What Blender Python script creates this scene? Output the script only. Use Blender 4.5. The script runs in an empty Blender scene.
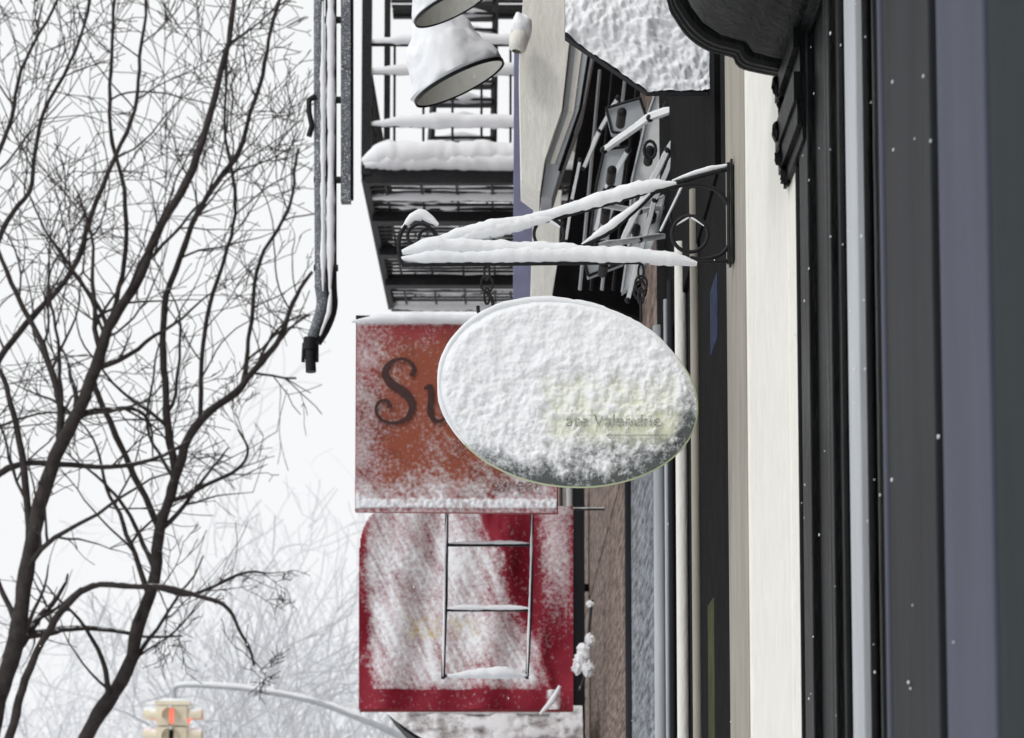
import bpy, math, random
from mathutils import Vector, noise, Matrix
S=bpy.context.scene
S.view_settings.view_transform='Standard'; S.view_settings.look='None'; S.view_settings.exposure=0
# ---------------- camera ----------------
F=70.0; K=36.0/F/1024; TH=math.radians(4.5); SH=0.365; CZ=1.7
cd=bpy.data.cameras.new('camera'); cam=bpy.data.objects.new('camera',cd); S.collection.objects.link(cam)
cam.location=(0,0,CZ); cam.rotation_euler=(math.pi/2+TH,0,0)
cd.lens=F; cd.sensor_width=36; cd.shift_y=SH; cd.clip_end=2000; cd.clip_start=0.05
cd.dof.use_dof=True; cd.dof.focus_distance=5.3; cd.dof.aperture_fstop=8
S.camera=cam
ct,st=math.cos(TH),math.sin(TH)
def W(px,py,Y):
    sx=(px-512)*K; sy=(369-py)*K+SH*1024*K
    d=Vector((sx,ct-sy*st,st+sy*ct)); t=Y/d.y
    return Vector((d.x*t,Y,CZ+d.z*t))
WX=0.565
def Yat(px,X=WX,py=369):
    sx=(px-512)*K; sy=(369-py)*K+SH*1024*K
    return X*(ct-sy*st)/sx
# ---------------- materials ----------------
def srgb(r,g,b):
    f=lambda c:(c/255/12.92 if c/255<=0.04045 else ((c/255+0.055)/1.055)**2.4)
    return (f(r),f(g),f(b),1)
def mat(name,col,rough=.6,var=.25,scale=8,bump=.2,snow=0,snowth=.5,metal=0,stretch=(1,1,1),spec=.3,speckle=0,bd=.01):
    m=bpy.data.materials.new(name); m.use_nodes=True; n=m.node_tree.nodes; l=m.node_tree.links
    b=n['Principled BSDF']; b.inputs['Roughness'].default_value=rough; b.inputs['Metallic'].default_value=metal
    b.inputs['Specular IOR Level'].default_value=spec
    tc=n.new('ShaderNodeTexCoord'); mp=n.new('ShaderNodeMapping'); mp.inputs['Scale'].default_value=stretch
    l.new(tc.outputs['Object'],mp.inputs['Vector'])
    nz=n.new('ShaderNodeTexNoise'); nz.inputs['Scale'].default_value=scale; nz.inputs['Detail'].default_value=6
    nz.inputs['Roughness'].default_value=.65
    l.new(mp.outputs[0],nz.inputs['Vector'])
    cr=n.new('ShaderNodeValToRGB'); cr.color_ramp.elements[0].position=.3; cr.color_ramp.elements[1].position=.7
    cr.color_ramp.elements[0].color=tuple(c*(1-var) for c in col[:3])+(1,)
    cr.color_ramp.elements[1].color=tuple(min(1,c*(1+var)) for c in col[:3])+(1,)
    l.new(nz.outputs['Fac'],cr.inputs['Fac'])
    out=cr.outputs['Color']; mask=None
    SN=(.87,.89,.92,1)
    if snow>0:
        g=n.new('ShaderNodeNewGeometry'); sp=n.new('ShaderNodeSeparateXYZ'); l.new(g.outputs['Normal'],sp.inputs[0])
        n2=n.new('ShaderNodeTexNoise'); n2.inputs['Scale'].default_value=scale*1.7; n2.inputs['Detail'].default_value=4
        l.new(tc.outputs['Object'],n2.inputs['Vector'])
        a=n.new('ShaderNodeMath'); a.operation='MULTIPLY_ADD'; a.inputs[1].default_value=1.6; a.inputs[2].default_value=-.8
        l.new(n2.outputs['Fac'],a.inputs[0])
        s=n.new('ShaderNodeMath'); s.operation='ADD'; l.new(sp.outputs['Z'],s.inputs[0]); l.new(a.outputs[0],s.inputs[1])
        r=n.new('ShaderNodeMapRange'); r.inputs['From Min'].default_value=snowth-.1; r.inputs['From Max'].default_value=snowth+.15
        r.inputs['To Max'].default_value=snow; l.new(s.outputs[0],r.inputs['Value'])
        mx=n.new('ShaderNodeMixRGB'); mx.inputs[2].default_value=SN
        l.new(r.outputs[0],mx.inputs[0]); l.new(out,mx.inputs[1]); out=mx.outputs[0]
    if speckle>0:
        n3=n.new('ShaderNodeTexNoise'); n3.inputs['Scale'].default_value=scale*9; n3.inputs['Detail'].default_value=3
        l.new(tc.outputs['Object'],n3.inputs['Vector'])
        r=n.new('ShaderNodeMapRange'); r.inputs['From Min'].default_value=.68-speckle*.3; r.inputs['From Max'].default_value=.76-speckle*.3
        l.new(n3.outputs['Fac'],r.inputs['Value'])
        mx=n.new('ShaderNodeMixRGB'); mx.inputs[2].default_value=SN
        l.new(r.outputs[0],mx.inputs[0]); l.new(out,mx.inputs[1]); out=mx.outputs[0]
    l.new(out,b.inputs['Base Color'])
    bp=n.new('ShaderNodeBump'); bp.inputs['Strength'].default_value=bump; bp.inputs['Distance'].default_value=bd
    l.new(nz.outputs['Fac'],bp.inputs['Height']); l.new(bp.outputs[0],b.inputs['Normal'])
    return m
M={}
M['snow']=mat('snow',(.89,.905,.93,1),.9,.03,60,.4,spec=.1,bd=.006)
M['iron']=mat('wrought_iron',(.016,.016,.018,1),.5,.4,30,.4,spec=.2)
M['iron_snow']=mat('snowy_iron',(.03,.032,.036,1),.5,.4,14,.4,snow=1,snowth=.45)
M['black']=mat('black_paint',(.005,.0055,.006,1),.38,.5,18,.9,stretch=(1,1,.3),spec=.12)
M['cream']=mat('cream_paint',srgb(234,232,224),.6,.05,26,.7,stretch=(1,1,.4),spec=.2)
M['beige']=mat('beige_paint',srgb(158,153,143),.6,.2,14,.4,stretch=(1,1,.15),spec=.1)
M['ltgrey']=mat('weathered_grey_trim',srgb(178,182,186),.5,.12,10,.3,stretch=(1,1,.2),spec=.2)
M['char']=mat('charcoal_paint',srgb(38,39,43),.55,.3,9,.4,stretch=(1,1,.15),spec=.12)
M['blueg']=mat('blue_grey_paint',srgb(80,83,96),.6,.14,6,.3,stretch=(1,1,.15),spec=.1)
M['greeng']=mat('green_grey_paint',srgb(36,45,48),.6,.2,6,.3,stretch=(1,1,.2),spec=.1)
M['dark']=mat('dark_recess',(.006,.006,.007,1),.8,.5,9,.5,spec=.05)
M['white']=mat('white_metal',srgb(228,230,230),.5,.08,20,.3,snow=1,snowth=.6)
M['bark']=mat('wet_bark',(.052,.045,.043,1),.9,.4,10,.6,snow=.9,snowth=.82,spec=.15)
M['haze_snow']=mat('hazed_snowy_bark',(.80,.81,.83,1),.95,.06,3,.1,spec=.05)  # snow-coated bark, base colour paled to paint in distance haze
M['haze_snow2']=mat('hazed_snowy_bark_grey',(.62,.63,.65,1),.95,.15,3,.1,spec=.05,snow=.9,snowth=.5)  # greyer bark, haze also painted into the base; snow on upper sides
def brick_mat(name,c1,c2,mort,sc):
    m=bpy.data.materials.new(name); m.use_nodes=True; n=m.node_tree.nodes; l=m.node_tree.links
    b=n['Principled BSDF']; b.inputs['Roughness'].default_value=.9; b.inputs['Specular IOR Level'].default_value=.1
    tc=n.new('ShaderNodeTexCoord'); sp=n.new('ShaderNodeSeparateXYZ'); cb=n.new('ShaderNodeCombineXYZ')
    ad=n.new('ShaderNodeMath'); ad.operation='ADD'
    l.new(tc.outputs['Object'],sp.inputs[0]); l.new(sp.outputs['X'],ad.inputs[0]); l.new(sp.outputs['Y'],ad.inputs[1])
    l.new(ad.outputs[0],cb.inputs['X']); l.new(sp.outputs['Z'],cb.inputs['Y'])
    br=n.new('ShaderNodeTexBrick'); br.inputs['Scale'].default_value=1
    br.inputs['Brick Width'].default_value=.22*sc; br.inputs['Row Height'].default_value=.075*sc; br.inputs['Mortar Size'].default_value=.008*sc
    br.inputs['Color1'].default_value=c1; br.inputs['Color2'].default_value=c2; br.inputs['Mortar'].default_value=mort
    l.new(cb.outputs[0],br.inputs['Vector'])
    nz=n.new('ShaderNodeTexNoise'); nz.inputs['Scale'].default_value=14; nz.inputs['Detail'].default_value=8; nz.inputs['Roughness'].default_value=.75
    mp=n.new('ShaderNodeMapping'); mp.inputs['Scale'].default_value=(1,.3,2.2); l.new(tc.outputs['Object'],mp.inputs['Vector']); l.new(mp.outputs[0],nz.inputs['Vector'])
    r=n.new('ShaderNodeMapRange'); r.inputs['From Min'].default_value=.38; r.inputs['From Max'].default_value=.62; r.inputs['To Min'].default_value=.3; r.inputs['To Max'].default_value=1.4
    l.new(nz.outputs['Fac'],r.inputs['Value'])
    mx=n.new('ShaderNodeMixRGB'); mx.blend_type='MULTIPLY'; mx.inputs[0].default_value=1
    l.new(br.outputs['Color'],mx.inputs[1]); l.new(r.outputs[0],mx.inputs[2]); l.new(mx.outputs[0],b.inputs['Base Color'])
    bp=n.new('ShaderNodeBump'); bp.inputs['Strength'].default_value=.4; bp.inputs['Distance'].default_value=.01
    l.new(br.outputs['Fac'],bp.inputs['Height']); bp.invert=True; l.new(bp.outputs[0],b.inputs['Normal'])
    return m
M['brick']=brick_mat('brown_brick',srgb(142,124,114),srgb(122,104,96),srgb(140,132,126),1)
M['stone']=brick_mat('grey_brick',srgb(140,145,150),srgb(128,132,138),srgb(140,143,148),1)
# attribute driven sign face
def signmat(name,fs=120,rough=.5,bump=.3):
    m=bpy.data.materials.new(name); m.use_nodes=True; n=m.node_tree.nodes; l=m.node_tree.links
    b=n['Principled BSDF']; b.inputs['Specular IOR Level'].default_value=.15
    ab=n.new('ShaderNodeAttribute'); ab.attribute_name='base'
    ac=n.new('ShaderNodeAttribute'); ac.attribute_name='cover'
    tc=n.new('ShaderNodeTexCoord'); nz=n.new('ShaderNodeTexNoise'); nz.inputs['Scale'].default_value=fs; nz.inputs['Detail'].default_value=5; nz.inputs['Roughness'].default_value=.7
    l.new(tc.outputs['Object'],nz.inputs['Vector'])
    a=n.new('ShaderNodeMath'); a.operation='MULTIPLY_ADD'; a.inputs[1].default_value=1.3; a.inputs[2].default_value=-.65
    l.new(nz.outputs['Fac'],a.inputs[0])
    s=n.new('ShaderNodeMath'); s.operation='ADD'; l.new(ac.outputs['Fac'],s.inputs[0]); l.new(a.outputs[0],s.inputs[1])
    r=n.new('ShaderNodeMapRange'); r.inputs['From Min'].default_value=.08; r.inputs['From Max'].default_value=.9; l.new(s.outputs[0],r.inputs['Value'])
    mx=n.new('ShaderNodeMixRGB'); mx.inputs[2].default_value=(.89,.905,.93,1)
    l.new(r.outputs[0],mx.inputs[0]); l.new(ab.outputs['Color'],mx.inputs[1]); l.new(mx.outputs[0],b.inputs['Base Color'])
    r2=n.new('ShaderNodeMapRange'); r2.inputs['To Min'].default_value=rough; r2.inputs['To Max'].default_value=.9; l.new(r.outputs[0],r2.inputs['Value']); l.new(r2.outputs[0],b.inputs['Roughness'])
    bp=n.new('ShaderNodeBump'); bp.inputs['Strength'].default_value=bump; bp.inputs['Distance'].default_value=.004
    l.new(nz.outputs['Fac'],bp.inputs['Height']); l.new(bp.outputs[0],b.inputs['Normal'])
    return m
# ---------------- mesh builder ----------------
def catmull(P,R,n=6):
    out=[];rad=[]
    P=[Vector(p) for p in P]; N=len(P)
    for i in range(N-1):
        a=P[max(i-1,0)];b=P[i];c=P[i+1];d=P[min(i+2,N-1)]
        for j in range(n):
            t=j/n
            out.append(.5*((2*b)+(c-a)*t+(2*a-5*b+4*c-d)*t*t+(3*b-a-3*c+d)*t**3))
            rad.append(R[i]*(1-t)+R[i+1]*t)
    out.append(P[-1]);rad.append(R[-1]); return out,rad
class MB:
    def __init__(s,mats): s.v=[];s.f=[];s.m=[];s.mats=mats
    def face(s,ids,mi): s.f.append(ids); s.m.append(mi)
    def tube(s,P,R,n=8,mi=0,sq=1,lump=0):
        P=[Vector(p) for p in P]
        if not hasattr(R,'__len__'): R=[R]*len(P)
        base=len(s.v); up=None
        for i,p in enumerate(P):
            t=(P[min(i+1,len(P)-1)]-P[max(i-1,0)])
            if t.length<1e-9: t=Vector((0,0,1))
            t.normalize()
            if up is None:
                up=Vector((0,1,0)) if abs(t.y)<.9 else Vector((1,0,0))
            up=(up-t*up.dot(t)); 
            if up.length<1e-6: up=t.orthogonal()
            up.normalize()
            sd=t.cross(up)
            for k in range(n):
                a=2*math.pi*(k+.5)/n
                q=(sd*math.cos(a)+up*math.sin(a)*sq)*R[i]
                if lump: q=q*(1+lump*noise.noise((p+q)*(.55/max(R[i],.004))))
                s.v.append(p+q)
        for i in range(len(P)-1):
            for k in range(n):
                s.face((base+i*n+k,base+i*n+(k+1)%n,base+(i+1)*n+(k+1)%n,base+(i+1)*n+k),mi)
        s.face(tuple(base+k for k in range(n))[::-1],mi); e=base+(len(P)-1)*n
        s.face(tuple(e+k for k in range(n)),mi)
    def snowline(s,P,r,h,mi,seed=0,step=.01,cut=-9,amp=1):
        P=[Vector(p) for p in P]; Q=[]
        for a,b in zip(P[:-1],P[1:]):
            c=max(1,int((b-a).length/step))
            for j in range(c): Q.append(a.lerp(b,j/c))
        Q.append(P[-1]); R=[]; QQ=[]
        fq=min(9,.12/r)
        for i,q in enumerate(Q):
            nn=noise.noise(q*fq+Vector((seed,0,0)))*.5*amp+noise.noise(q*fq*3.7)*.2*amp
            rr=max(r*.35,r*(1+nn)) ; 
            e=min(i,len(Q)-1-i)/6
            rr*=min(1,.3+e*.7)
            R.append(rr); QQ.append(q+Vector((0,0,h+ (rr-r)*.7)))
        s.tube(QQ,R,12,mi,1,.22)
    def box(s,a,b,mi=0):
        x0,y0,z0=a;x1,y1,z1=b; B=len(s.v)
        s.v+= [Vector(p) for p in [(x0,y0,z0),(x1,y0,z0),(x1,y1,z0),(x0,y1,z0),(x0,y0,z1),(x1,y0,z1),(x1,y1,z1),(x0,y1,z1)]]
        for f in [(0,3,2,1),(4,5,6,7),(0,1,5,4),(1,2,6,5),(2,3,7,6),(3,0,4,7)]: s.face(tuple(B+i for i in f),mi)
    def prism(s,pts,dy,mi=0):
        n=len(pts); B=len(s.v); s.v+=[Vector(p) for p in pts]; s.v+=[Vector(p)+Vector((0,dy,0)) for p in pts]
        s.face(tuple(B+i for i in range(n)),mi); s.face(tuple(B+n+i for i in range(n))[::-1],mi)
        for i in range(n): j=(i+1)%n; s.face((B+i,B+n+i,B+n+j,B+j),mi)
    def ball(s,c,r,mi=0,n=10,sc=(1,1,1),lump=0):
        B=len(s.v);c=Vector(c)
        for i in range(n+1):
            for k in range(n*2):
                th=math.pi*i/n;ph=math.pi*k/n
                d=Vector((math.sin(th)*math.cos(ph)*sc[0],math.sin(th)*math.sin(ph)*sc[1],math.cos(th)*sc[2]))
                q=c+d*r
                if lump: q=c+d*r*(1+lump*noise.noise(q*2.2/r))
                s.v.append(q)
        for i in range(n):
            for k in range(2*n):
                s.face((B+i*2*n+k,B+(i+1)*2*n+k,B+(i+1)*2*n+(k+1)%(2*n),B+i*2*n+(k+1)%(2*n)),mi)
    def lathe(s,c,axis,prof,mi=0,n=32):
        axis=Vector(axis).normalized(); u=axis.orthogonal().normalized(); w=axis.cross(u); B=len(s.v); c=Vector(c)
        for (h,r) in prof:
            for k in range(n):
                a=2*math.pi*k/n; s.v.append(c+axis*h+(u*math.cos(a)+w*math.sin(a))*r)
        for i in range(len(prof)-1):
            for k in range(n): s.face((B+i*n+k,B+i*n+(k+1)%n,B+(i+1)*n+(k+1)%n,B+(i+1)*n+k),mi)
    def build(s,name,parent=None,smooth=True,bevel=0):
        me=bpy.data.meshes.new(name); me.from_pydata([tuple(v) for v in s.v],[],s.f)
        for m in s.mats: me.materials.append(m)
        me.polygons.foreach_set('material_index',s.m)
        me.polygons.foreach_set('use_smooth',[smooth]*len(s.f)); me.update()
        o=bpy.data.objects.new(name,me); S.collection.objects.link(o)
        if parent: o.parent=parent
        if smooth and hasattr(me,'set_sharp_from_angle'): me.set_sharp_from_angle(angle=math.radians(50))
        if bevel:
            b=o.modifiers.new('bevel','BEVEL'); b.width=bevel; b.segments=2; b.limit_method='ANGLE'
        return o
def empty(name):
    o=bpy.data.objects.new(name,None); S.collection.objects.link(o); return o
def fr(x,y,z=0,o=4): return noise.fractal(Vector((x,y,z)),.8,2.0,o)
def ss(a,b,x):
    t=max(0,min(1,(x-a)/(b-a))); return t*t*(3-2*t)
def face_grid(name,mp,fn,nx,ny,Y,material,parent,back=.02):
    V=[];C=[];B=[];ins=[]
    for j in range(ny+1):
        for i in range(nx+1):
            px,py=mp(i/nx*2-1,j/ny*2-1)
            base,cov,th,inside=fn(px,py)
            p=W(px,py,Y); V.append((p.x,p.y-max(0,th),p.z)); C.append(cov); B.append(base); ins.append(inside)
    Fc=[]
    for j in range(ny):
        for i in range(nx):
            q=(j*(nx+1)+i,(j+1)*(nx+1)+i,(j+1)*(nx+1)+i+1,j*(nx+1)+i+1)
            if all(ins[k] for k in q): Fc.append(q)
    me=bpy.data.meshes.new(name); me.from_pydata(V,[],Fc)
    a=me.attributes.new('cover','FLOAT','POINT'); a.data.foreach_set('value',C)
    a=me.attributes.new('base','FLOAT_COLOR','POINT'); a.data.foreach_set('color',[c for b in B for c in b])
    me.materials.append(material); me.polygons.foreach_set('use_smooth',[True]*len(Fc)); me.update()
    o=bpy.data.objects.new(name,me); S.collection.objects.link(o); o.parent=parent
    return o
def mixc(a,b,t): return tuple(a[i]*(1-t)+b[i]*t for i in range(3))+(1,)

# ---------------- world & sun ----------------
w=bpy.data.worlds.new('World'); S.world=w; w.use_nodes=True; n=w.node_tree.nodes; l=w.node_tree.links
bg=n['Background']; sky=n.new('ShaderNodeTexSky'); sky.sky_type='NISHITA'; sky.sun_disc=False
SE,SA=math.radians(50),math.radians(225)
sky.sun_elevation=SE; sky.sun_rotation=SA; sky.dust_density=5; sky.air_density=1.5
hs=n.new('ShaderNodeHueSaturation'); hs.inputs['Saturation'].default_value=.12; hs.inputs['Value'].default_value=.9; l.new(sky.outputs[0],hs.inputs['Color'])
mx=n.new('ShaderNodeMixRGB'); mx.inputs[0].default_value=.92; mx.inputs[2].default_value=(9.9,10.0,10.15,1)
l.new(hs.outputs[0],mx.inputs[1]); l.new(mx.outputs[0],bg.inputs['Color']); bg.inputs['Strength'].default_value=.1
sl=bpy.data.lights.new('sun','SUN'); sl.energy=1.1; sl.angle=math.radians(12); sl.color=(1,.98,.95)
so=bpy.data.objects.new('sun',sl); S.collection.objects.link(so)
sd=Vector((math.sin(SA)*math.cos(SE),math.cos(SA)*math.cos(SE),math.sin(SE)))
so.rotation_euler=sd.to_track_quat('Z','Y').to_euler()

# ---------------- ground ----------------
g=MB([M['snow']]); g.box((-400,-400,-.5),(400,400,0)); g.build('snowy_ground',smooth=False)
slush=mat('slushy_asphalt',(.35,.35,.36,1),.7,.5,1.5,.4,stretch=(1,.1,1))
g=MB([slush]); g.box((-14,-40,.001),(-5.4,150,.005)); g.build('road',smooth=False)
g=MB([M['snow'],M['ltgrey']]); g.box((-5.2,-40,.001),(.55,150,.13),0); g.box((-5.4,-40,.001),(-5.203,150,.127),1); g.build('sidewalk',smooth=False)

# ---------------- near storefront (right) ----------------
sf=empty('storefront_building')
def strip(mb,x0,x1,mi,off=0,z0=.13,z1=5.2):
    ya=Yat(x1);yb=Yat(x0); mb.box((WX-off,ya,z0),(WX+.25,yb,z1),mi)
mb=MB([M['cream'],M['beige'],M['black'],M['ltgrey'],M['char'],M['blueg'],M['greeng'],M['dark']])
strip(mb,747,797,0,.0); strip(mb,744,746.5,2,-.012); strip(mb,725,743.5,1,-.006); strip(mb,719,724.5,7,-.01)
strip(mb,797.5,803,2,-.006)
strip(mb,803.5,812,2,.004); strip(mb,812.5,828,2,-.01); strip(mb,828.5,834,2,.003); strip(mb,834.5,849,2,-.008)
strip(mb,849.5,860,3,.002); strip(mb,860.5,880,2,-.012)
strip(mb,880.5,883,5,-.002); strip(mb,883.5,902,4,-.006);strip(mb,902.5,934,4,0); strip(mb,934.5,941,2,-.014)
strip(mb,941.5,989,5,0); strip(mb,989.5,994,7,-.01)
mb.box((WX,-4,.13),(WX+.25,Yat(994.5),5.2),6)
mb.build('shopfront_panels',sf,False,.003)
mb=MB([M['black'],M['cream']])
for x,r in ((800,.007),(831,.006),(845,.008),(870,.008)):
    y=Yat(x); mb.tube([(WX+.002,y,.13),(WX+.002,y,5.2)],r,10,0)
mb.tube([(WX,Yat(750),.13),(WX,Yat(750),5)],.006,8,1)
mb.tube([(WX,Yat(791),.13),(WX,Yat(791),5)],.005,8,1)
mb.build('vertical_mouldings',sf)
# wind-blown snow specks stuck to the dark trim
mb=MB([M['snow']]); rg=random.Random(5)
for i in range(150):
    yy=rg.uniform(2.5,4.0); zz=rg.uniform(1.9,4.6); mb.ball((WX-.004,yy,zz),rg.uniform(.0012,.003),0,3,(.5,2,1))
mb.build('snow_specks',sf)
# cornice with scroll
mb=MB([M['black'],M['snow']])
prof=[(665,-60),(672,0),(680,18),(692,34),(710,46),(735,53),(742,63),(760,68),(778,72),(786,80),(795,80)]
Y0=4.05
for k,(ins,dy) in enumerate(((0,-.10),(7,-.16),(14,-.35))):
    q=[W(x+ins*.8,y-ins*.8,Y0-.1*k-.002*k) for x,y in prof]+[W(810,-80,Y0-.1*k)]
    mb.prism(q,dy,0)
for yy,o,r in ((Y0-.012,0,.011),(Y0-.07,3,.012),(Y0-.13,7,.014)):
    P,R=catmull([W(x+o,y-o,yy) for x,y in prof],[r]*len(prof),4); mb.tube(P,R,8,0)
for i,(z0,z1,w_) in enumerate(((80,100,.026),(100,122,.014),(122,150,.026),(150,172,.02),(172,186,.010))):
    a=W(790,z1,3.95); b=W(790,z0,3.95)
    mb.box((WX-w_,3.70,a.z+.001),(WX+.1,3.97,b.z),0)
    mb.ball((WX-w_,3.93,(a.z+b.z)/2),.012,0,7,(1,1,1.8),.4)
mb.build('scroll_cornice',sf,True,.002)
mb=MB([M['dark']]); mb.box((WX+.25,-4,.13),(9,5.4,11),0); mb.box((WX+.01,-4,5.205),(WX+.249,5.4,11),0); mb.build('upper_walls',sf,False)

# ---------------- brick building further ----------------
bb=empty('brick_building')
mb=MB([M['brick'],M['stone'],M['dark'],M['cream'],M['beige'],M['char'],mat('olive_paint',srgb(66,68,42),.7,.4,spec=.05),mat('blue_poster',srgb(34,46,72),.6,.6,30,spec=.05)])
y=[Yat(x) for x in (718,697,656,628,586)]
mb.box((WX+.012,Yat(719),.13),(WX+.25,y[1],3.72),2)
mb.box((WX+.02,y[1]+.001,.13),(WX+.25,y[2],3.72),2)
mb.box((WX+.0,y[2]+.001,.13),(WX+.25,y[3],3.9),1)
mb.box((WX+.01,y[3]+.001,.13),(WX+.25,34,3.9),0)
mb.box((WX+.005,5.45,3.725),(WX+.25,y[2],5.5),2)
mb.box((WX+.005,y[2]+.001,3.905),(WX+.25,34,12),0)
mb.box((WX+.251,5.42,.13),(9,34,12),0)
mb.box((WX+.011,Yat(708),.13),(WX+.018,Yat(702),W(705,610,5.9).z),6)
mb.box((WX+.010,Yat(714),W(710,350,5.6).z),(WX+.016,Yat(707),W(710,285,5.6).z),7)
mb.build('walls',bb,False,.002)
mb=MB([M['cream'],M['beige'],M['ltgrey'],M['char']])
for x,r,mi in ((695,.014,1),(681,.02,0),(671,.012,3),(659,.024,2),(630,.03,3),(666,.008,2)):
    y_=Yat(x); mb.tube([(WX+.0,y_,.13),(WX+.0,y_,3.9)],r,12,mi)
mb.build('pipes_and_columns',bb,True)
mb=MB([M['cream'],M['dark']])
for yy in range(10,33,3):
    for zz in (5.2,8.3):
        mb.box((WX-.03,yy,zz),(WX+.01,yy+1.2,zz+.1),0); mb.box((WX-.006,yy+.08,zz+.1),(WX+.01,yy+1.12,zz+1.8),1); mb.box((WX-.03,yy,zz+1.8),(WX+.01,yy+1.2,zz+1.95),0)
mb.build('windows',bb,False)

# fascia box, lavender panel etc.
mb=MB([M['cream'],M['ltgrey'],M['dark'],mat('lavender_panel',srgb(120,122,150),.6,.15),M['beige'],M['snow']])
def quadstrip(L,Rr,Y,dy,mi):
    for i in range(len(L)-1): mb.prism([W(*L[i],Y),W(*Rr[i],Y),W(*Rr[i+1],Y),W(*L[i+1],Y)],dy,mi)
mb.prism([W(*p,8.0) for p in ((527,-60),(577,-60),(572,20),(562,110),(545,160),(540,194),(521,180),(519,60))],.25,0)
quadstrip([(578,-60),(573,20),(563,111),(546,161),(541,198)],[(604,-60),(600,20),(584,105),(562,165),(552,198)],8.05,.2,1)
quadstrip([(583,-60),(579,20),(568,112),(550,163)],[(589,-60),(586,20),(574,112),(555,164)],8.04,.05,0)
quadstrip([(597,-60),(593,20),(579,108),(558,170)],[(600,-60),(596,20),(582,108),(561,170)],8.04,.05,2)
mb.prism([W(*p,9.5) for p in ((514,20),(530,20),(540,190),(538,304),(513,304))],.3,3)
mb.prism([W(*p,9.0) for p in ((534,190),(562,190),(556,304),(530,304))],.3,0)
mb.build('shop_fascia_sign',None,False,.003)
# dark awning housing
aw=empty('retracted_awning')
mb=MB([M['dark'],M['char']])
mb.prism([W(*p,8.6) for p in ((596,20),(700,20),(700,330),(640,318),(592,300),(552,296))],.5,0)
mb.build('housing',aw,False,.004)
mb=MB([M['white'],M['iron'],M['snow'],M['ltgrey']])
# light steel side plates
for pts,Yd,mi in ((((655,94),(692,96),(684,112),(668,118),(652,240),(628,252),(632,180),(646,120)),7.5,0),
                  (((606,108),(640,98),(646,116),(628,134),(612,132)),7.7,3),
                  (((604,150),(628,146),(622,190),(606,236),(590,236),(596,186)),7.8,3),
                  (((640,205),(664,196),(656,236),(640,280),(622,292),(628,250)),7.25,0),
                  (((584,258),(628,250),(624,262),(588,276)),7.4,3)):
    mb.prism([W(*p,Yd) for p in pts],.05,mi)
    for (ax_,ay_),(bx_,by_) in zip(pts,pts[1:]+pts[:1]): mb.tube([W(ax_,ay_,Yd-.01),W(bx_,by_,Yd-.01)],.006,5,3 if mi==0 else 1)
for x,y_ in ((668,104),(650,150),(642,190),(636,228),(622,112),(612,170),(606,210),(652,215),(640,255),(604,263)):
    mb.lathe(W(x,y_,7.2),(0,-1,0),[(-.12,.018),(0,.018),(.004,.012),(.005,.001)],1,12)
arms=[((702,98),(668,150),(612,262),7.0,7),((690,104),(650,118),(604,150),7.1,7),((628,150),(606,190),(596,232),7.6,6),
      ((676,150),(655,200),(628,300),7.1,6),((600,205),(640,212),(672,206),7.15,5),((596,246),(640,240),(668,236),7.1,5),((580,160),(572,200),(566,240),7.9,4),((618,98),(600,130),(584,168),7.9,5),((720,140),(690,170),(660,232),6.4,3)]
for a,b,c,Yd,wd in arms:
    r=wd*.5*K*Yd; P=[W(*a,Yd-.15),W(*b,Yd),W(*c,Yd+.15)]
    mb.tube(P,r,4,0); mb.snowline(P,r*.6,r*.9,2,wd)
    for q in (P[0],P[1],P[2]): mb.ball(q,r*1.2,1,6)
for cx,cy in ((650,150),(612,195),(640,290),(676,215)):
    P=[W(cx+6*math.cos(t/12*6.283),cy+9*math.sin(t/12*6.283),6.95) for t in range(13)]
    mb.tube(P,.006,6,1)
for i in range(9):
    x=600+i*13; mb.tube([W(x,70,8.3),W(x-20-i*2,290,8.3)],.008,5,1 if i%2 else 3)
mb.build('folding_arms',aw,True)
def fv(px,py):
    t=.02*abs(fr(px*.05,py*.05,3))+.012*fr(px*.025,py*.025,9)+.012
    return (srgb(215,218,218),1.3,t,True)
def mv(u,v):
    y_=-60+(v+1)/2*153
    xl=565 if y_<36 else 565+(y_-36)*1.45
    xr=672 if y_<5 else min(717,672+(y_-5)*1.0)
    return (xl+(u+1)/2*(xr-xl),y_)
mat_sign=signmat('snow_dusted_face',60,.5,.15)
mat_oval=signmat('snow_caked_face',130,.5,.12)
face_grid('snowy_valance',mv,fv,110,110,5.6,mat_oval,aw)
mb=MB([M['char'],M['snow']]); mb.prism([W(*p,5.603) for p in ((565,-60),(565,36),(606,64),(647,92),(716,92),(716,50),(672,5),(672,-60))],.03,0)
mb.tube([W(717,55,5.6),W(720,70,5.6),W(760,70,5.6)],.01,6,0)
mb.build('valance_board',aw,False)
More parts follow.
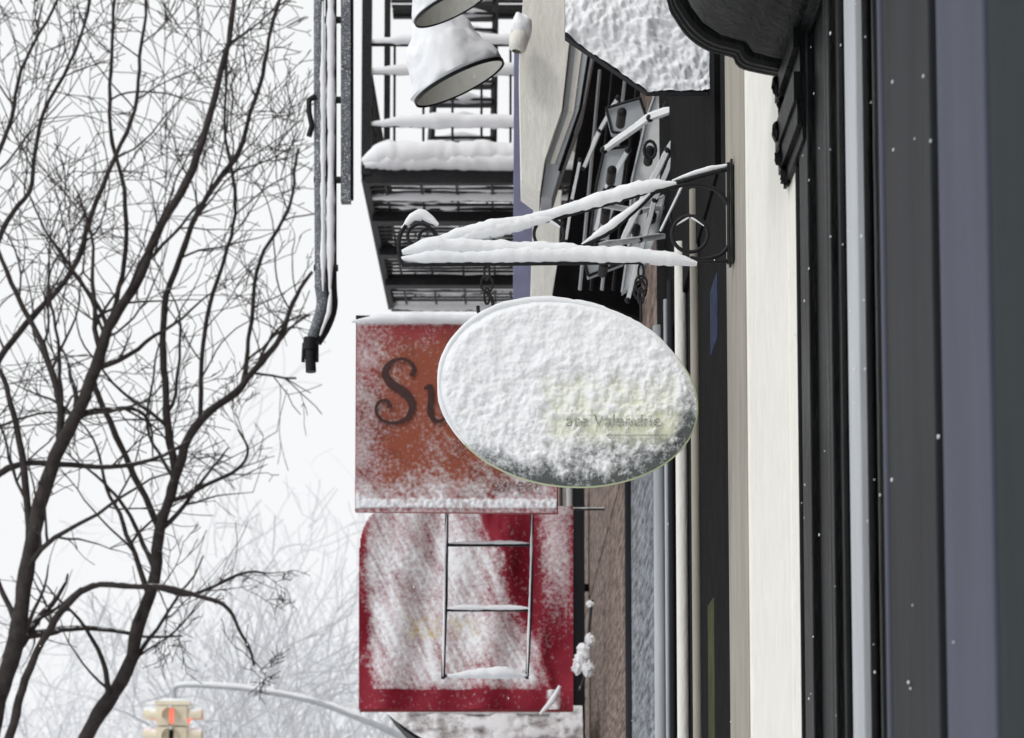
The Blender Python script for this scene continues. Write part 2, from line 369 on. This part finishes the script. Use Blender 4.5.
# ---------------- hanging oval sign ----------------
hs_=empty('oval_hanging_sign'); YO=5.0; PH=math.radians(11)
CX,CY,EA,EB=568,394.5,130,91.5
def mo(u,v):
    x=u*math.sqrt(1-v*v/2); y_=v*math.sqrt(1-u*u/2)
    egg=1-.06*x
    X=EA*x; Yy=EB*y_*egg
    return (CX+X*math.cos(PH)-Yy*math.sin(PH), CY+X*math.sin(PH)+Yy*math.cos(PH))
def fo(px,py):
    dx,dy=px-CX,py-CY
    a=dx*math.cos(PH)+dy*math.sin(PH); b=-dx*math.sin(PH)+dy*math.cos(PH)
    rr=math.sqrt((a/EA)**2+(b/EB)**2)
    nl=fr(px*.03,py*.03,21)
    lab=(1-ss(-.1,.3,max(abs(px-606)-66,abs(py-407)-27)/60+.10*nl))*(1-ss(.84,.93,rr))
    base=mixc(srgb(86,90,90),srgb(226,228,204),lab)
    lowr=ss(12,76,dy+ .24*dx+14*nl)
    edge=ss(.80,.97,rr)*ss(-20,50,dy+.30*dx)
    thin=1.12-.50*lab*(1-ss(0,-50,dx)) -.60*lowr-.45*edge
    n1=fr(px*.040,py*.040,1); n2=fr(px*.085,py*.085,2,2); n3=noise.noise(Vector((px*.27,py*.27,5)))
    n4=fr(px*.17,py*.17,12,3)
    streak=noise.noise(Vector((px*.035+py*.09,py*.03-px*.09,7)))
    rough=.30+.70*ss(-70,20,dy+.1*dx+20*n1)
    cov=thin+.24*n1+.26*n2*rough+.22*n4*rough+.10*n3+.18*streak
    th=.004+.011*max(0,thin-.3)+rough*(.0055*n2+.0026*n4+.0008*n3)+.007*n1+.002*streak
    th*=ss(.10,.6,cov)
    th*=1-ss(.93,1.0,rr)*.85
    return (base,cov,max(.0,th),True)
face_grid('snowy_face',mo,fo,330,250,YO,mat_oval,hs_)
mb=MB([M['char'],mat('pale_green_rim',srgb(200,210,172),.5,.1),M['snow']])
ring=[]
for i in range(97):
    t=2*math.pi*i/96; x=math.cos(t);y_=math.sin(t); egg=1-.06*x
    X=EA*x;Yy=EB*y_*egg; ring.append((CX+X*math.cos(PH)-Yy*math.sin(PH),CY+X*math.sin(PH)+Yy*math.cos(PH)))
mb.prism([W(*p,YO+.002) for p in ring[:-1]],.022,0)
mb.tube([W(*p,YO+.006) for p in ring],.0045,8,1)
mb.snowline([W(*p,YO+.002) for p in ring[44:88]],.0085,.001,2,3,amp=.6)
mb.snowline([W(*p,YO+.0) for p in ring[36:50]],.006,.0,2,13,amp=.8)
mb.build('board_and_rim',hs_)
def text(s,px,py,Y,h,m,parent,name,shear=0,off=.003,ext=.0006):
    c=bpy.data.curves.new(name,'FONT'); c.body=s; c.size=h; c.extrude=ext; c.shear=shear
    o=bpy.data.objects.new(name,c); S.collection.objects.link(o); p=W(px,py,Y); o.location=(p.x,p.y-off,p.z); o.rotation_euler=(math.pi/2,0,0)
    c.materials.append(m); o.parent=parent; return o
ink=mat('faded_sign_ink',srgb(132,138,124),.7,.2,60,speckle=.45)
text('ate Valentine',566,427,YO,.046,ink,hs_,'lettering',0,.0068)
mb=MB([ink]); mb.box((W(606,434,YO).x,YO-.007,W(0,436,YO).z),(W(668,434,YO).x,YO-.0055,W(0,435.2,YO).z)); mb.build('lettering_rule',hs_,False)
# scroll bracket
br=empty('scroll_bracket'); mb=MB([M['iron'],M['snow']]); q=lambda x,y_:W(x,y_,YO+.01)
def bar(pts,r,n=6,smooth=True):
    P=[q(*p) for p in pts]
    if smooth: P,R=catmull(P,[r]*len(P),n)
    mb.tube(P,r,8,0); return P
mb.box((WX-.004,YO-.02,q(738,264).z),(WX+.002,YO+.04,q(738,163).z),0)
mb.tube([(WX-.006,YO+.01,q(0,163).z),(WX-.006,YO+.01,q(0,264).z)],.006,8,0)
bar([(740,261),(402,265)],.0055,1,False)
up=bar([(738,167),(700,176),(655,190),(590,209),(500,233),(445,246),(425,238)],.0055)
def circ(cx,cy,r,a0=0,a1=360,r2=None,rad=.0045):
    r2=r2 if r2 is not None else r; N=28
    P=[q(cx+(r+(r2-r)*i/N)*math.cos(math.radians(a0+(a1-a0)*i/N)),cy-(r+(r2-r)*i/N)*math.sin(math.radians(a0+(a1-a0)*i/N))) for i in range(N+1)]
    mb.tube(P,rad,8,0); return P
circ(690,234,18,rad=.005)
bar([(655,192),(690,184),(716,190),(731,210),(733,232),(724,252),(706,259),(690,258)],.0055)
bar([(580,247),(610,232),(636,210),(655,192)],.005)
bar([(560,259),(585,246),(610,232)],.004)
circ(549,234,15)
circ(418,238,20,-60,230,8)
circ(428,238,9,200,-60)
bar([(402,264),(399,250),(400,235),(408,222)],.006)
mb.snowline([q(401,256),q(420,258),q(470,257),(q(560,256)),q(640,257),q(697,261)],.0205,.003,1,2,amp=.6)
mb.snowline([q(402,250),q(440,247),q(520,250),q(596,252)],.0195,.003,1,8,amp=.6)
mb.snowline([q(432,241),q(470,236),q(520,223),q(580,208),q(640,191),q(678,182)],.0175,.006,1,5,amp=.6)
mb.snowline([q(446,244),q(470,237),q(520,225),q(560,214)],.017,.002,1,15,amp=.6)
mb.snowline([q(672,182),q(700,174),q(737,165)],.0065,.007,1,6)
mb.snowline([q(582,245),q(610,229),q(636,208),q(650,194)],.0105,.006,1,7)
mb.snowline([q(402,228),q(412,218),q(424,216),q(438,224)],.014,.004,1,9)
mb.snowline([q(537,226),q(549,220),q(560,227)],.008,.003,1,11)
mb.snowline([q(675,226),q(690,217),q(704,226)],.005,.003,1,12)
for cx,dd in ((487,0),(641,14)):
    for k,(yy,rr) in enumerate(((272,6),(284,6),(296,6))):
        P=[q(cx+ (rr if k%2 else rr*.45)*math.cos(t),yy+8*math.sin(t)) for t in [i*6.283/14 for i in range(15)]]; mb.tube(P,.0034,6,0)
P=[q(478,306),q(479,313),q(486,316),q(493,311),q(492,300),q(487,292)]; P,R=catmull(P,[.005]*6,4); mb.tube(P,R,8,0)
mb.tube([q(641,300),q(641,322)],.004,6,0)
mb.build('iron_scrollwork',br)

# ---------------- red signs ----------------
r1=empty('red_hanging_sign'); Y1=9.0
def m1(u,v):
    x=357+(u+1)/2*201; y_=321+(v+1)/2*191; return (x-(y_-321)*.008,y_+ (x-357)*.004)
def f1(px,py):
    e=min(px-357,558-px,(py-320)*1.0,512-py)
    nn=fr(px*.02,py*.02,5)
    c=mixc(srgb(148,62,64),srgb(150,82,64),ss(8,34,e+6*nn))
    c=mixc(c,srgb(110,58,48),.5*ss(-.1,.5,nn))
    n1=fr(px*.03+py*.01,py*.03,4); n2=noise.noise(Vector((px*.25,py*.25,8))); st_=noise.noise(Vector(((px+py)*.02,(py-px)*.12,2)))
    low=ss(445,500,py+.12*(px-450)+8*n1)
    cov=.05+.36*low*ss(362,390,px+(py-470))+.27*ss(400,360,px)+.17*n1+.22*n2*(.4+low)+.24*st_*(.4+low)
    cov+=.8*ss(327,321,py)+.45*ss(497,501,py)
    if py>508: cov=.35+.3*n2
    return (c,cov,.006*ss(.5,.9,cov)*(1+n2),True)
face_grid('painted_face',m1,f1,200,190,Y1,mat_sign,r1)
red=mat('red_frame_paint',srgb(140,50,55),.5,.2,20)
mb=MB([red,M['snow'],M['iron']])
c=[W(*p,Y1+.003) for p in ((356,320),(559,321),(558,513),(355,511))]; mb.prism(c,.04,0)
mb.tube([c[0]+Vector((0,0,.01)),W(575,321,Y1),(WX,Y1,c[1].z)],.012,8,2)
mb.snowline([W(352,319,Y1),W(420,319,Y1),W(560,320,Y1)],.022,.0,1,2,.02)
mb.build('board',r1)
ink2=mat('dark_lettering',srgb(66,42,40),.6,.2,30)
mb=MB([ink2])
def stroke(pts,Yd):
    P,R=catmull([W(x,y_,Yd) for x,y_,w_ in pts],[w_*.5*K*Yd for x,y_,w_ in pts],8)
    B=len(mb.v)
    for i,p in enumerate(P):
        t=(P[min(i+1,len(P)-1)]-P[max(i-1,0)]).normalized(); s_=Vector((-t.z,0,t.x))
        mb.v.append(p+s_*R[i]); mb.v.append(p-s_*R[i])
    for i in range(len(P)-1): mb.face((B+2*i,B+2*i+1,B+2*i+3,B+2*i+2),0)
yl=Y1-.010
stroke([(411,376,5),(414,368,4),(409,361,3),(399,359,3),(389,364,5),(385,374,7),(392,384,8.5),(405,393,9),(412,404,7.5),(408,417,5),(395,423,3.5),(382,420,3),(376,411,3),(379,402,3),(387,401,4),(390,407,4)],yl)
stroke([(424,389,2),(430,387,6),(431,398,6),(430,412,6),(436,421,4),(446,418,3),(452,408,3)],yl-.001)
stroke([(452,387,6),(452,405,6),(453,420,6),(460,421,2)],yl-.002)
mb.build('script_lettering',r1,False)
text('street',492,491,Y1,.09,mat('worn_lettering',srgb(110,62,60),.6,.3,30,speckle=.5),r1,'small_lettering',.2,.008)

r2=empty('crimson_banner'); Y2=12.0
def m2(u,v):
    x=360+(u+1)/2*213; y_=508+(v+1)/2*202; return (x-(y_-508)*.004+ (y_-508)*.004*(u+1)/2, y_)
def f2(px,py):
    ins=True
    if px<384 and py<552: ins=((384-px)/24)**2+((552-py)/40)**2<=1.02
    c=mixc(srgb(118,20,38),srgb(146,42,58),max(0,min(1,.5+.8*fr(px*.02,py*.02,1))))
    n1=fr(px*.025,py*.02,14); n2=noise.noise(Vector((px*.22,py*.22,18))); st_=noise.noise(Vector(((px-py*.45)*.10,(py+px*.35)*.016,2)))
    st2=noise.noise(Vector(((px-py*.5)*.30,(py+px*.35)*.03,9)))
    # snow swath on the left two thirds, clean diagonal fold on its right
    edge_x=482+(py-515)*.30+10*n1
    bx=ss(363,381,px+6*n1)*ss(edge_x+16,edge_x-10,px)*ss(696,682,py+8*n1)
    rt=.50*ss(532,550,px+5*n1)*ss(578,562,px+4*n1)*ss(640,560,py+12*n1)
    cov=-.02+bx*.66+rt+.18*n1+.18*n2+.30*st_*(.30+bx)+.18*st2*(.3+bx)
    if py>690: cov=-.02+.2*n2+ .8*ss(545,550,px)*ss(562,556,px)
    fold=.03*math.sin((px-360)*.06)+.02*math.sin(px*.13+py*.02)+.035*math.exp(-((px-edge_x-12)/9)**2)
    y1=ss(404,410,px)*ss(482,476,px)*ss(614,620,py)*ss(643,637,py)
    lt=noise.noise(Vector((px*.30,py*.10,33)))
    y1*=ss(-.15,.15,lt)
    c=mixc(c,srgb(205,185,110),y1*.75); cov-=.22*y1
    return (c,cov,.004*ss(.5,.9,cov)*(1+n2)+.05+fold*.7,ins)
face_grid('banner_cloth',m2,f2,200,190,Y2,mat_sign,r2)
mb=MB([red,M['snow'],M['iron_snow'],M['char']])
mb.tube([W(382,509,Y2),(WX,Y2,W(0,509,Y2).z)],.009,8,2); mb.tube([W(360,709,Y2+.03),W(573,709,Y2+.03),],.02,8,0)
for x,y_,r in ((584,652,.045),(588,668,.04),(580,660,.035),(590,640,.03),(590,604,.02),(577,668,.03)): mb.ball(W(x,y_,Y2-.1),r,1,10,(1,1,1.2),.6)
mb.tube([W(592,600,Y2-.1),W(588,640,Y2-.1),W(586,672,Y2-.1),W(580,690,Y2-.1)],.010,8,2)
mb.snowline([W(540,712,Y2-.1),W(552,700,Y2-.1),W(560,684,Y2-.1)],.028,.0,1,2,.03)
mb.build('banner_poles',r2)
mb=MB([M['iron'],M['snow']]); YL=9.2
mb.tube([W(447,500,YL),W(446,600,YL),W(443,679,YL)],.009,8,0); mb.tube([W(532,500,YL),W(531,600,YL),W(527,679,YL)],.009,8,0)
for yy,rs in ((545,.010),(610,.013),(676,.022)):
    a=W(446-(yy-500)*.017,yy,YL);b=W(532-(yy-500)*.02,yy,YL); mb.tube([a,b],.008,8,0); mb.snowline([a,b],rs,.010,1,yy,.015)
mb.snowline([W(447,512,YL-.01),W(445,560,YL-.01),W(443,676,YL-.01)],.005,0,1,44,.02)
mb.snowline([W(532,512,YL-.01),W(531,560,YL-.01),W(527,676,YL-.01)],.005,0,1,45,.02)
mb.build('sign_ladder_frame')
mb=MB([M['char'],M['ltgrey']]); a=W(575,500,14.5)
mb.box((a.x-.03,14.5,.13),(a.x+.07,14.7,W(0,485,14.5).z),0); mb.tube([(a.x-.04,14.5,.13),(a.x-.04,14.5,W(0,488,14.5).z)],.025,10,1)
mb.tube([(a.x,14.6,4.0),(WX+.05,14.6,4.0)],.03,8,0)
mb.build('shop_corner_post',None,True)
# lower awning (rounded, snow heaped)
aws=empty('shop_awning'); Ya=13.0
def ma(u,v):
    t=(v+1)/2; y_=706+t*70; xl=380+ 105*t**1.25; return (xl+(u+1)/2*(582-xl),y_)
def fa(px,py):
    n1=fr(px*.025,py*.05,44); n2=fr(px*.1,py*.1,4)
    cov=.72+.6*n1+.3*n2+.3*ss(716,706,py)
    return (srgb(128,118,112),cov,.04*ss(.2,1,cov)+.25*math.sin(min(1.57,(py-706)*.02)),True)
face_grid('canvas_front',ma,fa,120,50,Ya,mat_sign,aws)
mb=MB([M['char'],M['snow']]); mb.prism([W(*p,Ya+.01) for p in ((382,706),(404,730),(446,760),(485,776),(582,776),(582,706))],1.5,0)
mb.snowline([W(383,706,Ya-.05),W(450,707,Ya-.05),W(578,707,Ya-.05)],.05,0,1,4,.04); mb.build('frame',aws,False)

# ---------------- fire escape ----------------
fe=empty('fire_escape'); mb=MB([M['iron'],M['snow'],M['iron_snow']])
YN,YF=16.0,19.6; z=W(0,176,YN).z; xl=W(365,176,YN).x; xr=WX
mb.box((xl,YN-.03,z-.07),(xr,YN+.03,z+.10),0); mb.box((xl,YF-.03,z-.05),(xr,YF+.03,z+.08),0)
mb.box((xl-.03,YN,z-.04),(xl+.03,YF,z+.08),0)
for i in range(3): 
    yy=YN+(i+1)*(YF-YN)/4; mb.box((xl,yy-.06,z-.09),(xr,yy+.06,z+.0),0)
N=34
for i in range(N):
    yy=YN+.08+(YF-YN-.16)*i/N
    mb.box((xl,yy,z+.003),(xr,yy+.045,z+.016),0)
for i in range(6):
    xx=xl+(xr-xl)*(i+.5)/6; mb.box((xx,YN,z-.012),(xx+.02,YF,z+.002),0)
rng=random.Random(4)
for i in range(46):
    yy=rng.uniform(YN+.1,YF-.3); x0=rng.uniform(xl,xr-.8); mb.snowline([(x0,yy,z+.04),(x0+rng.uniform(.2,1.0),yy+rng.uniform(0,.1),z+.04)],.04,0,1,i,.05)
for yy in (YN+.45,YN+.95,YN+1.9,YN+2.9):
    mb.snowline([(xl,yy,z-.0),(xr,yy,z-.0)],.05,0,1,yy,.05)
mb.snowline([(xl-.02,YN-.02,z+.16),((xl+xr)/2,YN-.02,z+.18),(xr,YN-.02,z+.16)],.115,.0,1,3,.03,amp=.35)
mb.snowline([(xl,YN-.04,z+.11),(xr,YN-.04,z+.10)],.07,.0,1,13,.03,amp=.4)
mb.snowline([(xl,YN+.15,z+.14),(xr,YN+.15,z+.14)],.11,.0,1,33,.03,amp=.4)
mb.snowline([(xl,YF-.03,z+.02),(xr,YF-.03,z+.02)],.08,.0,1,9,.05)
def rail(yy,xa,xb):
    H=1.12
    for hh,r in ((H,.018),(H*.78,.012),(H*.38,.014),(.16,.012)):
        mb.tube([(xa,yy,z+hh),(xb,yy,z+hh)],r,6,0); mb.snowline([(xa,yy,z+hh+.02),(xb,yy,z+hh+.02)],.05 if hh>.3 else .02,r,1,hh*9,.05)
    c=xa
    while c<=xb: mb.tube([(c,yy,z),(c,yy,z+H)],.012,6,0); c+=.24
rail(YN,xl,xr); rail(YF,xl,xr)
for hh in (1.12,.8,.4): mb.tube([(xl,YN,z+hh),(xl,YF,z+hh)],.016,6,0)
for i in range(14): yy=YN+(YF-YN)*i/13; mb.tube([(xl,yy,z),(xl,yy,z+1.12)],.011,6,0)
mb.box((xl-.03,YN-.04,z),(xl+.05,YN+.04,z+3.2),0)
mb.box((xl+.12,YN+.5,z),(xl+.17,YN+.56,z+3.2),0)
z2=z+3.0
mb.box((xl,YN,z2),(xr,YN+.06,z2+.1),0); mb.box((xl,YF,z2),(xr,YF+.06,z2+.1),0)
for i in range(30): yy=YN+(YF-YN)*i/30; mb.box((xl,yy+.07,z2+.02),(xr,yy+.1,z2+.05),0)
for s_ in (0,.55):
    mb.tube([(xl+.5+s_,YN+.4,z),(xl+.5+s_,YF-.5,z2)],.035,6,0)
for i in range(11):
    t=(i+.5)/11; yy=YN+.4+(YF-.9-YN)*t; zz=z+3*t; mb.box((xl+.5,yy-.09,zz),(xl+1.05,yy+.09,zz+.02),0); mb.snowline([(xl+.52,yy-.05,zz+.04),(xl+1.03,yy-.05,zz+.04)],.055,0,1,i,.05)
mb.build('platform_and_rails',fe)
# hanging drop ladder (left)
mb=MB([M['iron_snow'],M['snow'],M['iron'],mat('weathered_steel',srgb(95,100,106),.5,.45,20,.4,speckle=.3)]); YD=10.0; s_=K*YD
def tp(pts,r,mi,n=10): mb.tube([W(x,y_,YD) for x,y_ in pts],r*s_,n,mi)
tp([(319,-120),(319,100),(320,285)],5.5,3)
P,R=catmull([W(x,y_,YD) for x,y_ in ((320,285),(322,305),(316,325),(311,340))],[6*s_,6*s_,5*s_,5*s_],6); mb.tube(P,R,10,3)
P,R=catmull([W(x,y_,YD+.03) for x,y_ in ((331,-120),(331,150),(331,275),(332,305),(326,325),(316,342))],[6*s_]*6,6); mb.tube(P,R,10,2)
mb.snowline([W(331,-60,YD-.02),W(331,160,YD-.02),W(330,290,YD-.02)],4.2*s_,0,1,5,.03)
mb.snowline([W(323,0,YD-.03),W(323,290,YD-.03)],2.4*s_,0,1,25,.03)
mb.snowline([W(331,288,YD-.04),W(329,312,YD-.04),W(320,334,YD-.04)],3*s_,0,1,26,.02)
tp([(346,-120),(346,203)],7,3,4); tp([(351,-120),(351,200)],3,2,6)
tp([(310,338),(310,350)],7,2); tp([(310,350),(311,372)],5.5,2); tp([(304,344),(318,344)],3,2,8)
tp([(304,343),(303,362)],2,2,6); tp([(317,343),(317,362)],2,2,6)
P=[W(x,y_,YD-.03) for x,y_ in ((316,96),(309,100),(309,112),(312,126),(309,136))]; mb.tube(P,3*s_,8,2)
for yy in (20,100,180,268): tp([(314,yy),(338 if yy>210 else 350,yy)],3.5,2,8)
a=W(330,-125,YD); mb.box((a.x-.12,YD-.1,a.z),(WX,YD+.1,a.z+.12),2)
mb.build('fire_escape_drop_ladder')

# ---------------- lamps ----------------
def lamp(cx,cy,Y,name,R_=50):
    mb=MB([M['snow'],M['cream'],M['iron'],M['white']]); s_=K*Y; ax=Vector((-.42,-.16,.9)).normalized(); c=W(cx,cy,Y); r=R_*s_
    pf=[(0,1.0),(.04,1.02),(.10,1.0),(.2,.97),(.3,.93),(.4,.90),(.5,.86),(.6,.82),(.7,.78),(.8,.745),(.9,.70),(1.0,.67),(1.15,.60),(1.3,.5),(1.5,.40),(1.7,.2),(1.75,.005)]
    mb.lathe(c,ax,[(h*r,q_*r) for h,q_ in pf],0,72)
    nv=len(mb.v)
    for i in range(nv):
        v=mb.v[i]; k=.022 if i>=72*2 else .003
        mb.v[i]=v+(v-c-ax*.5*r).normalized()*(k*fr(v.x*8,v.y*8,v.z*8,4)+(.006 if i>=144 else 0)*noise.noise(v*40))
    mb.lathe(c-ax*.004,ax,[(0,r*.985),(.3*r,r*.86),(.9*r,r*.5),(1.2*r,.02)],1,40)
    mb.lathe(c-ax*.004,ax,[(-.03*r,r*1.0),(-.03*r,r*1.03),(.04*r,r*1.035),(.04*r,r*1.0)],2,40)
    mb.ball(c+ax*r*.45,r*.28,1,8,(1,1,1))
    t=c+ax*r*1.7
    P,R=catmull([t,t+ax*.12,t+Vector((.08,0,.24)),t+Vector((.25,.02,.2)),Vector((WX,Y+.05,t.z+.05))],[.014]*5,6); mb.tube(P,R,8,2)
    mb.build(name)
lamp(459,82,7.0,'gooseneck_sign_lamp',49); lamp(452,5,6.6,'gooseneck_sign_lamp.001',42)
mb=MB([M['cream'],M['snow'],M['iron']]); p=W(519,40,7.9); mb.lathe(p,(.2,0,1),[(-.05,.02),(-.04,.035),(0,.04),(.04,.035),(.06,.02),(.065,.001)],0,20); mb.ball(p+Vector((0.01,0,.05)),.045,1,8,(1,1,1.3),.4)
mb.tube([p+Vector((0,.1,0)),Vector((WX,8.3,p.z+.1))],.012,8,0); mb.build('wall_lamp_knob')

# ---------------- trees ----------------
XL=W(318,300,18).x
def perp(d,rng):
    v=Vector((rng.uniform(-1,1),rng.uniform(-.7,.7),rng.uniform(-1,1))); v-=d*v.dot(d); return v.normalized() if v.length>.01 else d.orthogonal()
def grow(mb,p,d,L,r,lev,rng,xl=None,minr=.0042,kids=(0,2,3,4),mi=0):
    sl_=.11 if xl is not None else .3
    n=max(4,int(L/sl_)); st_=L/n; P=[p.copy()]; R=[r]; d=d.normalized()
    bend=perp(d,rng)*rng.uniform(-.08,.08)
    for i in range(n):
        if rng.random()<.14: bend=perp(d,rng)*rng.uniform(-.12,.12)
        d=(d+bend+perp(d,rng)*rng.uniform(0,.26)+Vector((0,0,.012))).normalized()
        p=p+d*st_
        if xl is not None and p.x>xl+rng.uniform(-.4,.1): break
        P.append(p.copy()); R.append(max(minr,r*(1-.75*(i+1)/n)))
    if len(P)<2: return
    mb.tube(P,R,5 if r>.02 else (4 if xl is not None else 3),mi)
    if lev>0:
        k=kids[lev]+rng.randint(-1,1)
        for _ in range(max(1,k)):
            i=rng.randint(1,len(P)-1)
            dd=(P[i]-P[i-1]).normalized()
            nd=(dd*rng.uniform(.5,1.0)+perp(dd,rng)*rng.uniform(.5,.95)+Vector((0,0,.1))).normalized()
            grow(mb,P[i],nd,L*rng.uniform(.4,.7),max(minr,R[i]*.65),lev-1,rng,xl,minr,kids,mi)
def limb(mb,pts,Y,rng,ww,density=1.0,Ls=(1.0,2.2),xl=XL,dy=0.0):
    P0=[W(x,y_,Y+dy*i) for i,(x,y_) in enumerate(pts)]
    R0=[ (ww[0]+(ww[1]-ww[0])*i/(len(pts)-1))*.5*K*Y for i in range(len(pts))]
    P,R=catmull(P0,R0,6)
    P=[p+Vector((noise.noise(p*1.9),0,noise.noise(p*1.9+Vector((5,5,5)))))*.05+Vector((noise.noise(p*6),0,0))*.018 for p in P]
    R=[r*(1+.15*noise.noise(p*7)) for p,r in zip(P,R)]
    mb.tube(P,R,9,0,1,.12)
    for i in range(3,len(P)):
        if P[i].z<3.0: continue
        if rng.random()<.25*density:
            dd=(P[i]-P[i-1]).normalized()
            nd=(dd*rng.uniform(.5,1)+perp(dd,rng)*rng.uniform(.6,1)+Vector((0,0,.15)))
            grow(mb,P[i],nd,rng.uniform(*Ls),max(.008,R[i]*rng.uniform(.35,.6)),3 if rng.random()<.5 else 2,rng,xl)
rng=random.Random(11)
A=MB([M['bark']])
limb(A,[(-45,1085),(-30,900),(-5,720),(15,640),(28,560),(45,480),(75,420),(95,370),(115,320),(150,250),(190,170),(215,90),(235,0),(245,-80)],18,rng,(21,4))
limb(A,[(45,480),(60,440),(62,395),(42,345),(15,290),(-5,240),(-30,180)],18.1,rng,(9,3))
limb(A,[(-25,880),(10,738),(25,680),(60,612),(92,584),(140,588),(185,592),(225,605),(245,640),(250,664)],17.7,rng,(10,2.5),.5,(.4,.8))
limb(A,[(-60,700),(-40,560),(0,476),(60,466),(110,468),(150,462),(190,440)],18.3,rng,(9,3),.6,(.5,1.0))
limb(A,[(-60,520),(-30,400),(0,358),(40,312),(75,262),(100,200),(130,120),(140,60),(150,-20)],18.4,rng,(8,3))
limb(A,[(-50,330),(0,232),(30,180),(45,110),(80,40),(95,-30)],18.6,rng,(6,2.5))
limb(A,[(28,560),(20,440),(0,380),(-20,330)],18.2,rng,(8,4),.6)
limb(A,[(-40,240),(10,120),(25,60),(60,-10)],18.5,rng,(5,2.5))
A.build('street_tree')
Bt=MB([M['bark']])
limb(Bt,[(20,1085),(50,850),(85,738),(120,680),(148,600),(160,530),(175,480),(200,420),(240,385),(270,350),(290,310),(310,270)],19,rng,(18,3.5))
limb(Bt,[(175,480),(166,400),(160,340),(175,270),(205,205),(245,140),(262,60),(280,0),(285,-60)],19.1,rng,(8,3))
limb(Bt,[(160,530),(110,420),(95,370),(120,300),(128,220),(110,130),(115,40),(120,-30)],19.3,rng,(7,3))
limb(Bt,[(240,385),(250,330),(262,260),(290,200),(300,150)],19.1,rng,(5,2.5))
limb(Bt,[(200,420),(205,330),(225,260),(235,190),(225,110),(230,30)],19.2,rng,(5,2.5))
limb(Bt,[(152,590),(185,596),(215,586),(245,570),(268,572)],19,rng,(5,2),.4,(.3,.7))
limb(Bt,[(170,500),(200,490),(235,472),(250,450),(240,430)],19,rng,(5,2),.5,(.4,.8))
Bt.build('street_tree.001')
D=MB([M['haze_snow'],M['haze_snow2']]); rng=random.Random(3)
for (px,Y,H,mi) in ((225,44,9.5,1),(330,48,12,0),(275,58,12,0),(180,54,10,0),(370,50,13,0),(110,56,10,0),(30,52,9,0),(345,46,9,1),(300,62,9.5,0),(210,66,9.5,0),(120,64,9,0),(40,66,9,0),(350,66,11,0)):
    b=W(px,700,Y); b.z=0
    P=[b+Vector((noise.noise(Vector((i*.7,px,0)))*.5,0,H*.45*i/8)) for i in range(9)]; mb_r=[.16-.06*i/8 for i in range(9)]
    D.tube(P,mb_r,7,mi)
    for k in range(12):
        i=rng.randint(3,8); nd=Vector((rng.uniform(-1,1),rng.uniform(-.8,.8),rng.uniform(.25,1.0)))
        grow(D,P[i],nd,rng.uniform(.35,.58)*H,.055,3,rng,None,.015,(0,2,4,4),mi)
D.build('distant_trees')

# ---------------- traffic signal ----------------
ts=empty('traffic_signal'); YT=34.0; s_=K*YT
yel=mat('signal_yellow_paint',srgb(226,217,194),.6,.12,5,.2,snow=1,snowth=.7)
rl=bpy.data.materials.new('red_signal_lens'); rl.use_nodes=True; b=rl.node_tree.nodes['Principled BSDF']; b.inputs['Base Color'].default_value=(.8,.1,.06,1); b.inputs['Emission Color'].default_value=(1,.2,.14,1); b.inputs['Emission Strength'].default_value=1.0
mb=MB([yel,M['snow'],rl,M['char'],M['ltgrey']])
c=W(172,716,YT)
def head(c,d):
    d=Vector(d); s=Vector((-d.y,d.x,0))
    for k in range(3):
        cc=c+Vector((0,0,-.36*k))
        a=cc-s*.17-d*.22-Vector((0,0,.17)); b2=cc+s*.17+Vector((0,0,.17))
        lo=Vector((min(a.x,b2.x),min(a.y,b2.y),a.z)); hi=Vector((max(a.x,b2.x),max(a.y,b2.y),b2.z)); mb.box(lo,hi,0)
        mb.lathe(cc+d*.005,d,[(0,.125),(.02,.11),(.03,.001)],2 if k==0 else 3,20)
        B=len(mb.v)
        for i in range(13):
            an=math.pi*(-.1+1.2*i/12); r=s*math.cos(an)*.14+Vector((0,0,math.sin(an)*.14)); mb.v.append(cc+r); mb.v.append(cc+r+d*.24)
        for i in range(12): mb.face((B+2*i,B+2*i+1,B+2*i+3,B+2*i+2),0)
        mb.snowline([cc+Vector((0,0,.16))-s*.0+d*.02,cc+Vector((0,0,.16))+d*.24],.05,0,1,k,.04)
head(c,(0,-1,0)); head(c+Vector((-.26,.12,.0)),(-1,0,0)); head(c+Vector((.26,.12,.0)),(1,0,0))
mb.box(c+Vector((-.3,.0,.19)),c+Vector((.3,.24,.26)),0); mb.snowline([c+Vector((-.45,.1,.24)),c+Vector((.45,.1,.24))],.06,0,1,5,.05)
arm=[W(x,y_,YT)+Vector((0,.12,0)) for x,y_ in ((172,690),(182,685),(240,688),(310,700),(370,722),(420,745))]
P,R=catmull(arm,[.035,.035,.04,.05,.06,.07],6); mb.tube(P,R,10,4); mb.snowline(P,.045,.03,1,4,.1)
mb.tube([arm[-1]+Vector((0,0,.3)),Vector((arm[-1].x,arm[-1].y,0))],.12,12,4); mb.tube([P[1],Vector((P[1].x,P[1].y,c.z+.2))],.04,8,4)
o=mb.build('signal_heads_and_mast_arm',ts)

# ---------------- falling snow ----------------
mb=MB([M['snow']]); rng=random.Random(9)
for i in range(150):
    Y=rng.uniform(3,14); p=W(rng.uniform(-20,1044),rng.uniform(-20,760),Y)
    if p.x>WX-.02: continue
    r=rng.uniform(.001,.002); B=len(mb.v)
    for d in ((1,0,0),(-1,0,0),(0,1,0),(0,-1,0),(0,0,1.6),(0,0,-1.6)): mb.v.append(p+Vector(d)*r)
    for f in ((0,2,4),(2,1,4),(1,3,4),(3,0,4),(2,0,5),(1,2,5),(3,1,5),(0,3,5)): mb.face(tuple(B+k for k in f),0)
mb.build('falling_snow')
